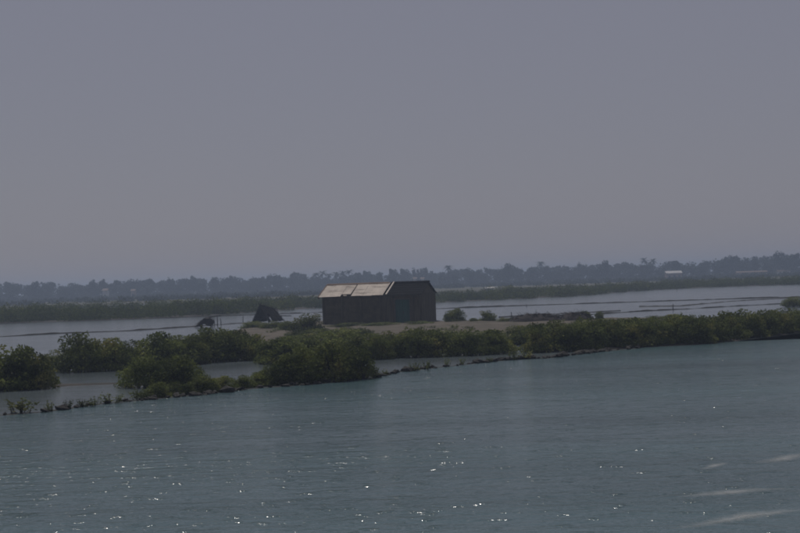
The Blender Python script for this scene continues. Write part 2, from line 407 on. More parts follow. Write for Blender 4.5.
n_bush = 0
def bush(px, base, wpx, hpx, label, group=None, z=0.0, name='mangrove_bush', proto=None, cat='bush'):
    """a mangrove that fills wpx x hpx photo pixels where it stands"""
    global n_bush
    p = gp(px, base, z); d = p.y; sw = wpx / F * d / 2.4 * 1.07; sh = hpx / F * d / 2.0 * 1.13
    cr, tr = bushes[n_bush % 5] if proto is None else proto
    if proto is not None: sw, sh = wpx / F * d / 0.8, hpx / F * d / 1.0
    n_bush += 1
    p = Vector((p.x, p.y + (0.45 * sw * 2.4 * 0.8 if proto is None else 0.05), z))   # the pixel marks the near foot of the bush
    sh *= 1.0 if proto else (1 + 0.45 * sw * 2 / d)
    e_ = empty(name, p, random.uniform(0, 6.28), (sw * random.uniform(.96, 1.06), sw * random.uniform(.96, 1.06), sh))
    link('trunk' if proto is None else 'stem', tr, None, e_); link('crown' if proto is None else 'leaves', cr, None, e_)
    return tag(e_, label, cat, group)

# ------------------------------------------------------------------ hut
hut_p = gp(323, 325, 0.30); TH = math.radians(-17)
HL, HD, HW, HR = 9.72, 4.8, 2.78, 3.80       # length, depth, wall height, ridge height
hut = empty('hut', (hut_p.x, hut_p.y, 0.24), TH)
tag(hut, 'long derelict hut with half pale, half black roof on the mud island', 'hut')
T = 0.18
def part(name, build, material, parent=hut, smooth=False):
    bm = bmesh.new(); build(bm); return link(name, bm_mesh(name, bm, smooth), material, parent)
DX0, DX1, DH = 7.2, 8.6, 2.25               # door opening
wl = part('wall', lambda b: (box(b, 0, DX0, 0, T, -0.2, HW), box(b, DX1, HL, 0, T, -0.2, HW), box(b, DX0, DX1, 0, T, DH, HW)), M['wall'])
wl['label'] = 'front wall of the hut with the door opening'
part('wall', lambda b: box(b, 0, HL, HD - T, HD, -0.2, HW), M['wall'])
def gable(x0):
    def f(b): prism(b, [(x0, T, -0.2), (x0, HD - T, -0.2), (x0, HD - T, HW), (x0, HD / 2, HR - 0.14), (x0, T, HW)], Vector((T, 0, 0)))
    return f
part('wall', gable(0.0), M['wall']); part('wall', gable(HL - T), M['board'])
dr = part('door', lambda b: (box(b, DX0, (DX0 + DX1) / 2 - 0.01, .09, .13, 0.0, DH), box(b, (DX0 + DX1) / 2 + 0.01, DX1, .075, .115, 0.0, DH - .03)), M['door'])
dr['label'] = 'faded teal double door'
part('door_frame', lambda b: (box(b, DX0 - .1, DX0, -.03, .12, 0, DH + .1), box(b, DX1, DX1 + .1, -.03, .12, 0, DH + .1), box(b, DX0, DX1, -.03, .12, DH, DH + .1)), M['beam'], dr)
part('handle', lambda b: box(b, (DX0 + DX1) / 2 + .05, (DX0 + DX1) / 2 + .09, .03, .075, .95, 1.15), M['iron'], dr)
# weathered boards of the right half and battens on the left
x = 5.95
bd_w = 0.165
i = 0
while x < HL - 0.05:
    xx = min(x + bd_w, HL + .02)
    if xx < DX0 - .1 or x > DX1 + .1:
        o_ = -0.03 - random.uniform(0, .02); z1 = HW - 0.16 + random.uniform(-.02, 0)
        part('board', lambda b, x=x, xx=xx, o_=o_, z1=z1: box(b, x + .008, xx - .008, o_, -.002, -.05 + random.uniform(-.02, .06), z1), M['board'])
    x = xx
y = 0.05; ch = 0
while y < HD - .1:
    part('board', lambda b, y=y: box(b, HL + .002, HL + .03 + random.uniform(0, .02), y + .008, y + .2, random.uniform(-.06, .04), HW - random.uniform(0.02, .1)), M['board'])
    y += 0.21
for xx in (0.02, 1.9, 3.8, 5.7):
    part('post', lambda b, xx=xx: box(b, xx, xx + .14, -.09, -.002, -.2, HW - .05), M['board'])
part('beam', lambda b: box(b, 5.95, HL + .05, -.075, -.051, HW - .16, HW - .02), M['beam'])
# roof: local frame u along the ridge, s down the slope
OV = 0.32                                      # eave overhang along the slope
run = HD / 2; rise = HR - HW; SL = math.hypot(run, rise)
def slope_pt(x, s, front, lift=0.0):
    """s = 0 at the ridge, SL at the wall"""
    k = s / SL; y_ = run * (1 - k) if front else run * (1 + k)
    n = Vector((0, -rise if front else rise, run)).normalized()
    return Vector((x, y_, HR - rise * k)) + n * lift
roof = part('roof', lambda b: [box(b, -.1, HL + .1, yy - .05, yy + .05, zz - .13, zz - .015) for yy, zz in
            ((run, HR - .01), (run * .5, HW + rise * .5), (run * 1.5, HW + rise * .5), (.1, HW + .06), (HD - .1, HW + .06))], M['beam'])
def corr_sheet(b, x0, x1, s0, s1, front, lift, waves=7, skew=0.0, amp=.018):
    n = waves * 4; rows = []
    for s in (s0, (s0 + s1) / 2, s1):
        rows.append([b.verts.new(slope_pt(x0 + (x1 - x0) * j / n + skew * (s - s0) / (s1 - s0), s, front, lift + amp * math.sin(j / 4 * 2 * math.pi))) for j in range(n + 1)])
    for r_, q_ in zip(rows[:-1], rows[1:]):
        for j in range(n): b.faces.new((r_[j], r_[j + 1], q_[j + 1], q_[j]))
XB = 6.05                                      # where the pale sheets stop
xs = np.linspace(-0.22, XB, 7)
shs = [(0, 1, 0.0, SL + OV, 0), (1, 2, 0, SL + OV + .02, 0), (2, 3, 0, SL + OV - .06, 0.0), (3, 4, 0.0, SL + OV - .02, 0.10), (4, 5, 0, SL + OV, 0.0), (5, 6, 0, SL + OV - .03, 0)]
for i, (a_, b_, s0, s1, sk) in enumerate(shs):
    x0, x1 = xs[a_] - .03, xs[b_] + .05
    if i == 2: s1 = SL + OV - 0.50; x1 -= 0.16
    part('sheet', lambda b: corr_sheet(b, x0, x1, s0 + .02, s1, True, 0.05 + 0.012 * (i % 2), 7, sk), M['sheet'], roof, True)
    part('sheet', lambda b: corr_sheet(b, x0, x1, .02, SL + OV, False, 0.05 + 0.012 * (i % 2), 7, 0), M['sheet'], roof, True)
part('sheet', lambda b: corr_sheet(b, xs[2] + .25, xs[3] - .45, SL + .02, SL + OV - .17, True, 0.035, 3, .05), M['sheet'], roof, True)
# ridge cap over the pale part
part('ridge_cap', lambda b: (prism(b, [slope_pt(-.25, -.02, True, .10), slope_pt(-.25, .2, True, .085), slope_pt(-.25, .2, True, .105), slope_pt(-.25, -.02, True, .125)], Vector((XB + .2, 0, 0))),
                             prism(b, [slope_pt(-.25, -.02, False, .10), slope_pt(-.25, .2, False, .085), slope_pt(-.25, .2, False, .105), slope_pt(-.25, -.02, False, .125)], Vector((XB + .2, 0, 0)))), M['tile'], roof)
def barge(x0, x1, front, lift0, lift1, s0=-.03, s1=SL + OV + .05):
    def f(b): prism(b, [slope_pt(x0, s0, front, lift0), slope_pt(x0, s1, front, lift0), slope_pt(x0, s1, front, lift1), slope_pt(x0, s0, front, lift1)], Vector((x1 - x0, 0, 0)))
    return f
for fr in (True, False):
    part('barge_board', barge(-.32, -.25, fr, -.16, .10), M['tile'], roof)
bb = part('barge_board', barge(XB + .32, XB + .44, True, .03, .13, 0.0, SL + OV - .06), M['pale'], roof); bb['label'] = 'pale plank down the roof slope'
# dark thatch over the right part, in overlapping courses with ragged lower edges
for fr in (True, False):
    nC = 5
    for k in range(nC):
        s0 = k * (SL + .12) / nC - .02; s1 = (k + 1) * (SL + .12) / nC + .16
        def f(b, s0=s0, s1=s1, k=k, fr=fr):
            n = 26; x0, x1 = XB + .16, HL + .16; A = []; B = []; Cc = []
            for j in range(n + 1):
                xx = x0 + (x1 - x0) * j / n; rag = random.uniform(-.05, .05)
                A.append(b.verts.new(slope_pt(xx, s0, fr, 0.0 + .0)))
                B.append(b.verts.new(slope_pt(xx, s1 + rag, fr, .03)))
                Cc.append(b.verts.new(slope_pt(xx, s1 + rag, fr, .01)))
            for j in range(n):
                b.faces.new((A[j], A[j + 1], B[j + 1], B[j])); b.faces.new((B[j], B[j + 1], Cc[j + 1], Cc[j]))
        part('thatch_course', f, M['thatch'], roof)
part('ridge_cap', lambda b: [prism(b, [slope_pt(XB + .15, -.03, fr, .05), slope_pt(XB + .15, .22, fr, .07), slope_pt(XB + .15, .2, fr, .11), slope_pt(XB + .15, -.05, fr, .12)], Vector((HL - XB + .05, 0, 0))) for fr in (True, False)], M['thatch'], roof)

# ------------------------------------------------------------------ thatched tent shelter beside the hut
sp = gp(247, 323, .25)
sh = empty('thatch_shelter', (gp(260, 323, .25).x, sp.y, .2), math.radians(-27))
tag(sh, 'small dark tent-shaped thatch shelter at the left end of the island', 'shelter')
def shel_half(sgn):
    def f(b):
        n = 10; R0 = []; R1 = []; R2 = []; 
        for j in range(n + 1):
            yy = -0.2 + 3.0 * j / n; top_ = 1.95 - 0.55 * j / n
            R0.append(b.verts.new((0, yy, top_ + random.uniform(-.03, .03))))
            R1.append(b.verts.new((sgn * (.62 + random.uniform(-.03, .03)), yy, top_ * .52)))
            R2.append(b.verts.new((sgn * (1.12 + random.uniform(-.08, .08)), yy + random.uniform(-.05, .05), .04 + random.uniform(0, .12))))
        for A, B in ((R0, R1), (R1, R2)):
            for j in range(n):
                if A is R1 and sgn > 0 and 1 <= j <= 1: continue      # thatch has fallen away here
                b.faces.new((A[j], A[j + 1], B[j + 1], B[j]))
        g = bmesh.ops.solidify(b, geom=b.faces[:], thickness=0.12)
    return f
part('thatch', shel_half(-1), M['brush'], sh); part('thatch', shel_half(1), M['brush'], sh)
def poles(lst): 
    return tubes_mesh('poles', lst, 6)
for a_, b_, r_ in (((-1.1, -.25, 0), (.12, -.25, 2.15), .045), ((1.1, -.28, 0), (-.12, -.28, 2.15), .045), ((-.9, -.3, .45), (.9, -.3, .5), .035),
                   ((-.62, -.3, .92), (.62, -.3, .9), .035), ((0, -.4, 2.0), (0, 3.0, 1.42), .05), ((.5, 2.7, .1), (0, 2.7, 1.5), .04), ((1.3, .6, .75), (2.0, 2.9, .62), .05)):
    link('pole', tubes_mesh('pole', [([a_, Vector(a_).lerp(Vector(b_), .5), b_], [r_, r_, r_ * .8])]), M['bark'], sh)
tb = []
for _ in range(150):                         # loose straw on the slopes and edges
    sg = random.choice((-1, 1)); yy = random.uniform(-.3, 2.9); k = random.random(); tp = 1.95 - .55 * yy / 3
    p = Vector((sg * (.1 + 1.05 * k), yy, tp * (1 - k) + .12)); d = Vector((sg * .35 + random.gauss(0, .2), random.gauss(0, .25), -.5 + random.gauss(0, .3))).normalized() * random.uniform(.12, .32)
    tb.append(([p - d, p, p + d], [.018, .018, .006]))
tag(link('straw', tubes_mesh('straw', tb, 4), M['brush'], sh), kind='stuff')

# low lean-to on the bund at the left
lp = gp(196, 326.2, .15)
ln = empty('lean_to', (gp(205, 326.2, .15).x, lp.y, .12), math.radians(4))
tag(ln, 'low dark brushwood lean-to with jutting pole on the thin mud bund', 'lean-to')
def lean(b):
    prof = [(-1.15, .0, 0), (-.85, .34, 0), (-.6, .6, .05), (-.4, .74, .24), (-.15, .88, .26), (0.1, .92, .05), (.45, .84, 0), (.7, .7, .2), (.85, .6, .5)]
    n = 6; rows = []
    for xx, zt, zb in prof:                 # lumpy mat of brush, open underneath where zb > 0
        zt = max(zt, zb + .08); r1 = [b.verts.new((xx + random.uniform(-.04, .04), -.6 + 1.2 * j / n, zt + random.uniform(-.05, .05) - .12 * abs(j / n - .5))) for j in range(n + 1)]
        r2 = [b.verts.new((xx, -.6 + 1.2 * j / n, zb - .02)) for j in range(n, -1, -1)]
        rows.append(r1 + r2)
    L = len(rows[0])
    for A, B in zip(rows[:-1], rows[1:]):
        for j in range(L): b.faces.new((A[j], A[(j + 1) % L], B[(j + 1) % L], B[j]))
    b.faces.new(rows[0]); b.faces.new(rows[-1])
part('brush_roof', lean, M['brush'], ln)
for a_, b_, r_ in (((.5, -.45, -.1), (.5, -.45, .8), .09), ((.62, .6, -.1), (.6, .6, .75), .05), ((-.45, -.5, -.1), (-.4, -.5, .66), .07), ((-.2, 0, .84), (1.5, .1, 1.08), .05), ((1.15, .1, -.1), (1.15, .1, 1.1), .05)):
    link('pole', tubes_mesh('pole', [([a_, Vector(a_).lerp(Vector(b_), .5), b_], [r_, r_, r_ * .8])]), M['bark'], ln)

tb = []
for _ in range(46):
    xx = random.uniform(-1.1, .8); p = Vector((xx, random.uniform(-.62, .3), max(.05, .85 - abs(xx) * .75 * (1 if xx < 0 else .35)))); d = Vector((random.gauss(.5, .5), random.gauss(0, .3), random.gauss(.25, .25))).normalized() * random.uniform(.2, .5)
    tb.append(([p - d, p, p + d], [.025, .022, .008]))
tag(link('sticks', tubes_mesh('sticks', tb, 4), M['bark'], ln), kind='stuff')
# brushwood heap at the right end of the island
def heap(px0, px1, base, hpx, label):
    a_ = gp(px0, base, .3); b_ = gp(px1, base - (px1 - px0) * math.tan(ROLL), .3); c = (a_ + b_) / 2; L = (b_ - a_).length; h = hpx / F * c.y
    root = empty('brushwood_heap', (c.x, c.y + .8, .2), math.atan2(b_.y - a_.y, b_.x - a_.x))
    V = []; Q = []; nx, ny = 44, 12
    for i_ in range(nx + 1):
        u = i_ / nx * 2 - 1
        for j in range(ny + 1):
            vv = j / ny * 2 - 1
            k = max(0, 1 - abs(u) ** 3.2) ** .6 * max(0, 1 - vv * vv) ** .7
            z = h * k * (0.82 + .35 * fbm(u * L, vv, .5, 2.2)) + (.10 * fbm(u * L * 3, vv * 3, 1, 4.4) if k > .05 else -.08)
            V.append((u * L / 2, vv * 1.5, z))
    for i_ in range(nx):
        for j in range(ny):
            o = i_ * (ny + 1) + j; Q.append((o, o + ny + 1, o + ny + 2, o + 1))
    link('pile', mesh_np('pile', V, Q), M['brush'], root)
    tb = []
    for _ in range(120):
        u = random.uniform(-.93, .93); vv = random.uniform(-.6, .4); z = h * max(0, 1 - abs(u) ** 3.2) ** .6 * (1 - vv * vv) ** .7 * .9
        p = Vector((u * L / 2, vv * 1.5, z)); d = Vector((random.gauss(0, 1), random.gauss(0, .5), abs(random.gauss(0, .35)))).normalized() * random.uniform(.25, .6)
        tb.append(([p - d, p, p + d], [.022, .02, .008]))
    tag(link('sticks', tubes_mesh('sticks', tb, 4), M['bark'], root), kind='stuff')
    return tag(root, label, 'heap')
heap(510, 563, 322.5, 9, 'long dark brushwood heap lying right of the bare mud patch')
heap(560, 592, 320.6, 8.5, 'shorter dark brushwood heap at the right end of the island')

# ------------------------------------------------------------------ stone bund in front
sb = empty('stone_bund', (0, 0, 0)); tag(sb, 'broken line of dark stones along the edge of the open water', 'stones')
def stone_mesh():
    bm = bmesh.new(); bmesh.ops.create_icosphere(bm, subdivisions=1, radius=0.5)
    sx, sy, sz = random.uniform(.8, 1.3), random.uniform(.7, 1.1), random.uniform(.55, .9)
    for v in bm.verts: v.co = Vector((v.co.x * sx, v.co.y * sy, v.co.z * sz)) * random.uniform(.78, 1.18)
    me = bm_mesh('stone', bm); me.materials.append(M['stone']); return me
stones = [stone_mesh() for _ in range(10)]
base_line = strip('mud_bund', [p for p in BUND if p[0] < 660], 0.32, 0.015, M['dark_mud'], 0.4)
seg = []
for a_, b_ in zip(bund[1:-5], bund[2:-4]):
    n = max(1, int((b_ - a_).length / .145)); seg += [a_.lerp(b_, i_ / n) for i_ in range(n)]
cnt = 0; acc_ = 0
for p in seg:
    dens = fbm(p.x, p.y, .55, 7.7) + .12
    if random.random() < (0.66 if dens > -.15 else 0.25) and cnt < 298:
        o = link('stone', random.choice(stones), None, sb)
        s = random.choice((.14, .18, .22, .28, .36)) * random.uniform(.8, 1.1) * (1.25 if dens > .25 else 1) * (p.y / 62) ** .6
        o.scale = (s * random.uniform(1, 1.5), s, s * random.uniform(.8, 1.3)); o.rotation_euler = (random.uniform(-.3, .3), random.uniform(-.3, .3), random.uniform(0, 6.28))
        o.location = (p.x + random.gauss(0, .05), p.y + random.gauss(0, .16), random.uniform(.0, .06)); cnt += 1

# ------------------------------------------------------------------ mangroves
g1 = 'mangroves standing in the water at the left'
bush(-6, 392, 70, 46, 'tall dark mangrove cut by the left edge of the picture', g1)
bush(28, 390, 48, 43, 'dark rounded mangrove, second from the left edge', g1)
bush(52, 371, 34, 20, 'low mangrove in the dip between the left-edge mangroves and the next dome', g1)
bush(76, 372.5, 52, 38, 'high domed mangrove above the wide left pool', g1)
bush(103, 371.5, 48, 34, 'right shoulder of the domed mangrove clump above the left pool', g1)
bush(121, 369, 30, 28, 'narrow mangrove closing the left domed clump on its right', g1)
g2 = 'mangroves left of the middle pool'
bush(150, 368, 56, 35, 'round-topped mangrove just behind the front clump left of the pool', g2)
bush(178, 366, 40, 29, 'lower mangrove filling the gap behind the front clump', g2)
bush(206, 363, 54, 34, 'broad mangrove behind the left half of the middle pool', g2)
bush(234, 361.5, 48, 32, 'broad mangrove behind the right half of the middle pool', g2)
bush(257, 360, 36, 20, 'low mangrove at the right back corner of the middle pool', g2)
bush(222, 347, 60, 16, 'low mangrove farther back behind the middle pool', g2)
bush(176, 350, 44, 14, 'low mangrove farther back behind the round-topped one', g2)
g3 = 'front clump on the stone line'
bush(140, 388.5, 46, 32, 'left mangrove of the dark front clump left of the middle pool', g3)
bush(172, 388, 54, 33, 'tallest mangrove of the dark front clump left of the middle pool', g3)
bush(191, 387, 26, 24, 'small right-hand mangrove of the dark front clump', g3)
g4 = 'low bushes along the stone line below the middle pool'
for k, (px, b_, w_, h_, l_) in enumerate([(153, 398, 34, 15, 'low olive bush at the foot of the dark front clump'), (178, 395.5, 30, 13, 'low olive bush right under the tallest front mangrove'),
        (200, 393.5, 34, 17, 'low olive bush at the left corner of the middle pool'), (220, 391, 30, 15, 'low bush on the stone line below the middle pool, left of two'),
        (241, 388.5, 28, 13, 'low bush on the stone line below the middle pool, right of two'), (261, 386.5, 30, 14, 'low bush where the stone line meets the big central clump')]):
    bush(px, b_, w_, h_, l_, g4)
g5 = 'big central clump reaching the stone line'
bush(280, 385.5, 46, 27, 'left flank of the big central mangrove clump', g5)
bush(302, 384, 54, 36, 'left front mangrove of the big central clump', g5)
bush(332, 382, 58, 40, 'tall middle front mangrove of the big central clump', g5)
bush(358, 379.5, 38, 33, 'right front mangrove of the big central clump beside the open pool', g5)
bush(288, 364, 56, 26, 'back left mangrove of the big central clump', g5)
bush(322, 361, 62, 27, 'back middle mangrove of the big central clump below the hut', g5)
bush(356, 360, 50, 25, 'back right mangrove of the big central clump below the hut', g5)
bush(300, 347, 50, 13, 'low far mangrove in front of the bush beside the hut', g5)
bush(338, 346, 50, 17, 'low far mangrove right below the left half of the hut', g5)
for k, (px, b_, w_, h_) in enumerate([(286, 349, 40, 13), (316, 343, 44, 11), (352, 341, 44, 11), (376, 347, 40, 14)]):
    bush(px, b_, w_, h_, 'low scrub between the big central clump and the hut', 'low scrub in front of the hut')
for px, b_, w_, h_ in [(300, 338, 34, 8), (322, 336.5, 34, 8), (345, 337, 34, 9), (364, 338, 30, 8), (420, 336, 36, 6)]:
    bush(px, b_, w_, h_, 'knee-high scrub on the mud right in front of the hut', 'knee-high scrub on the mud', .25, 'shrub')
for px, b_, w_, h_ in [(530, 333, 36, 8), (556, 331, 38, 8), (582, 329.5, 36, 8), (606, 328, 36, 9), (630, 327, 36, 9), (655, 324, 34, 8), (680, 322, 34, 8)]:
    bush(px, b_, w_, h_, 'low scrub behind the right bank mangroves, in front of the brushwood heaps', 'low scrub below the brushwood heaps', .2, 'shrub')
g6 = 'mangroves in the row below the hut'
for px, b_, w_, h_, l_ in [(127, 367, 36, 26, 'mangrove bridging the left domed clump and the round-topped one'), (191, 365, 32, 27, 'mangrove squeezed between the lower one and the broad ones behind the pool'),
        (249, 361, 36, 27, 'mangrove leaning over the right back corner of the middle pool'), (273, 364, 38, 24, 'mangrove joining the pool row to the big central clump'), (378, 360, 32, 24, 'mangrove where the central clump meets the row below the hut')]:
    bush(px, b_, w_, h_, l_)
RL = ['first', 'second', 'third', 'fourth', 'fifth']
for k, (px, b_, w_, h_) in enumerate([(388, 358.5, 40, 26), (414, 358, 44, 29), (441, 357, 46, 28), (470, 356, 46, 27), (499, 354.5, 42, 25)]):
    bush(px, b_, w_, h_, f'{RL[k]} mangrove from the left in the row behind the central open pool', g6)
for k, (px, b_, w_, h_) in enumerate([(400, 346, 44, 13), (445, 345, 50, 14), (488, 342, 46, 12), (522, 345, 36, 19)]):
    bush(px, b_, w_, h_, 'low mangrove behind the pool row, at the edge of the bare mud', 'low mangroves at the edge of the bare mud')
g7 = 'tall mangroves right of the narrow water gap'
bush(540, 353, 36, 30, 'mangrove just right of the narrow gap of water', g7)
bush(563, 352, 46, 31, 'tall mangrove below the brushwood heaps', g7)
bush(588, 351, 42, 32, 'tall mangrove below the right end of the brushwood heaps', g7)
def lerp_tab(tab, x):
    for (x0, y0), (x1, y1) in zip(tab[:-1], tab[1:]):
        if x <= x1: return y0 + (y1 - y0) * (x - x0) / (x1 - x0)
    return tab[-1][1]
BASE_R = [(590, 350), (650, 346.5), (700, 344), (735, 340), (800, 332), (840, 326)]; TOP_R = [(590, 319), (620, 318), (650, 316), (700, 314), (740, 310.5), (800, 309), (840, 306)]
ORD = ['first', 'second', 'third', 'fourth', 'fifth', 'sixth', 'seventh', 'eighth', 'ninth', 'tenth', 'eleventh', 'twelfth', 'thirteenth', 'fourteenth', 'fifteenth', 'sixteenth']
x = 611; kk = 0
while x < 830:
    b_ = lerp_tab(BASE_R, x); t_ = lerp_tab(TOP_R, x) + random.uniform(-1.5, 3)
    bush(x, b_, random.uniform(34, 44), b_ - t_, f'{ORD[kk]} mangrove from the left in the unbroken front row along the right bank', 'mangrove row along the right bank'); kk += 1; x += random.uniform(15, 20)
x = 545
while x < 830:
    b_ = lerp_tab(BASE_R, x) - 11; t_ = lerp_tab(TOP_R, x) + random.uniform(2, 5)
    bush(x, b_, random.uniform(36, 46), max(10, b_ - t_), 'mangrove of the second rank behind the right bank row', 'second rank along the right bank'); x += random.uniform(24, 32)
x = 598
while x < 830:
    b_ = lerp_tab(BASE_R, x) - .3; bush(x, b_, random.uniform(20, 34), random.uniform(8, 15), 'low brownish-green bush at the water foot of the right bank row', 'low bushes at the foot of the right bank row'); x += random.uniform(22, 40)
# shrubs on the island
for px, b_, w_, h_, l_ in [(306, 332.5, 34, 19, 'round dark shrub against the left end wall of the hut'), (289, 331, 22, 10, 'small shrub between the thatch shelter and the hut'),
        (272, 329, 26, 8, 'low shrub at the foot of the thatch shelter'), (252, 328.5, 26, 7, 'low weeds left of the thatch shelter'),
        (455, 322, 22, 14, 'feathery shrub just right of the hut'), (488, 322, 17, 12, 'small shrub standing alone right of the bare mud'),
        (475, 322, 14, 4, 'low tuft between the two shrubs right of the hut'), (505, 322, 16, 4.5, 'low tuft beside the long brushwood heap'),
        (585, 319, 13, 8, 'little shrub behind the shorter brushwood heap'), (600, 320, 9, 9, 'tiny upright shrub right of the brushwood heaps'),
        (420, 325, 30, 4, 'low weeds at the foot of the hut door'), (345, 327, 40, 4, 'low weeds along the left front wall of the hut'), (380, 326, 40, 3.5, 'low weeds along the middle of the hut front wall')]:
    bush(px, b_, w_, h_, l_, 'shrubs on the mud island', .26, 'shrub')
bush(797, 307, 24, 10, 'small mangrove on the pond bund at the right edge', None, 0)
for k in range(26):
    px = random.uniform(240, 640); b_ = 331 - (px - 400) * .022 + random.uniform(-5, 5)
    bush(px, b_, random.uniform(5, 14), random.uniform(2, 4.5), 'small grassy tuft dotted over the mud island', 'tufts dotted over the mud island', .26, 'grass_tuft', seedlings[k % 3], 'tuft')
# seedlings on the stone line
sdl = [(21, 413, 30, 17, 'leafy mangrove sapling on the stones at the lower left'), (50, 411.5, 12, 10, 'sparse sapling beside the lower-left leafy one'), (67, 409, 12, 9, 'twiggy sapling on the left stone line'),
       (81, 407, 12, 9, 'third twiggy sapling on the left stone line'), (94, 406, 14, 9, 'pale twiggy sapling on the left stone line'), (113, 403.5, 22, 10, 'bushy sapling below the dark front clump'),
       (137, 400.5, 14, 13, 'upright sapling at the left foot of the dark front clump'), (385, 375.5, 9, 6, 'tiny sapling by the central clump'), (415, 371, 12, 9, 'left sapling on the stones of the central pool'),
       (427, 370, 9, 11, 'upright sapling on the stones of the central pool'), (447, 366.5, 7, 8, 'thin sapling in the middle of the central stones'), (463, 365, 7, 7, 'thin sapling right of the middle of the central stones'),
       (490, 362.5, 8, 6, 'low sapling near the right end of the central stones'), (513, 360, 11, 10, 'round sapling at the right end of the central stones'), (526, 358.5, 14, 8, 'paler sapling at the narrow water gap'), (640, 347.5, 10, 7, 'sapling at the start of the right bank')]
for k, (px, b_, w_, h_, l_) in enumerate(sdl): bush(px, b_, w_, h_, l_, 'saplings along the stone line', 0, 'mangrove_sapling', seedlings[k % 3], 'sapling')

# stakes in the ponds
def stake(px, base, hpx, label, z=0.0):
    p = gp(px, base, z); h = hpx / F * p.y
    me = tubes_mesh('stake', [([(0, 0, -.3), (.01, 0, h * .5), (random.uniform(-.06, .06), 0, h)], [.05, .045, .035])])
    o = link('wooden_stake', me, M['bark']); o.location = p; tag(o, label, 'stake', 'stakes in the ponds')
stake(511.5, 317, 5, 'short stake in the pond left of the long brushwood heap')
stake(673, 310, 6, 'stake on the pond bund right of the island')
stake(677, 291, 4.5, 'dark stake at the foot of the far mangrove belt'); stake(526.5, 307, 3, 'small stake on the far bund above the heap')
stake(214.5, 326, 5, 'stake beside the lean-to'); stake(221, 325.5, 7, 'thin stake right of the lean-to'); stake(243, 322, 6, 'stake left of the thatch shelter')

# ------------------------------------------------------------------ middle mangrove belt (a mass nobody could count)
FRONT = [(-80, 228), (0, 225), (100, 218), (200, 226), (260, 240), (320, 262), (435, 274), (520, 284), (580, 297), (640, 350), (700, 368), (800, 360), (880, 360)]
DEEP = [(-80, 110), (100, 110), (250, 90), (435, 110), (640, 90), (880, 110)]
P = []; S = []
for k in range(1050):
    px = random.uniform(-80, 880); d0 = lerp_tab(FRONT, px); dep = lerp_tab(DEEP, px)
    t = random.random() ** 1.7
    d = d0 + 1.2 + t * dep; p = at(px, d)
    if fbm(p.x, p.y, .03, 8.8) < -.28 and t > .15: continue
    hgt = random.uniform(1.3, 2.3) * (0.9 + .35 * fbm(p.x, p.y, .05, 2.7)) * (1.15 if px < 300 else 1.0); wd = random.uniform(3.0, 5.0)
    n = 300
    dd = rng.normal(size=(n, 3)); dd /= np.linalg.norm(dd, axis=1)[:, None]; dd[:, 2] = np.abs(dd[:, 2])
    rr = rng.uniform(.55, 1.05, n)[:, None]; lump = 1 + .18 * np.sin(dd[:, :1] * 5 + k) * np.cos(dd[:, 1:2] * 4 + k)
    q = dd * rr * lump * np.array((wd / 2, wd / 2, hgt)) + np.array((p.x, p.y, 0.02)); P.append(q)
P = np.concatenate(P); v, f = leaves_np(P, .5, .31, .6)
tag(link('mangrove_belt', mesh_np('mangrove_belt', v, f), M['belt_leaf']), 'long low belt of mangrove scrub across the ponds behind the hut', 'mangroves', kind='stuff')
land('mud_bank', [(at(px, lerp_tab(FRONT, px) + .5).x, lerp_tab(FRONT, px) + .5) for px in range(-80, 881, 40)] + [(at(px, lerp_tab(FRONT, px) + lerp_tab(DEEP, px)).x, lerp_tab(FRONT, px) + lerp_tab(DEEP, px)) for px in range(880, -81, -40)],
     .12, M['dark_mud'], 2.0, 1.5, .05, is_world=True)
for px, dd, wd, hg, l_ in [(174, 262, 5.0, 2.7, 'rounded mangrove rising above the far belt at the left'), (152, 258, 4, 2.3, 'lower mangrove just left of the rounded one in the far belt'), (240, 262, 4.5, 2.4, 'mangrove topping the far belt left of the hut'),
        (508, 330, 6, 2.7, 'mangrove topping the far belt right of the hut'), (640, 352, 4.5, 2.7, 'mangrove at the near corner of the right far belt'), (20, 240, 5, 2.4, 'mangrove topping the far belt at the left edge')]:
    p = at(px, dd); e_ = empty('mangrove_bush', (p.x, p.y, 0), random.uniform(0, 6), (wd / 2.4, wd / 2.4, hg / 2.0))
    cr, tr = random.choice(bushes); link('trunk', tr, None, e_); link('crown', cr, None, e_); tag(e_, l_, 'bush', 'mangroves standing out of the far belt')

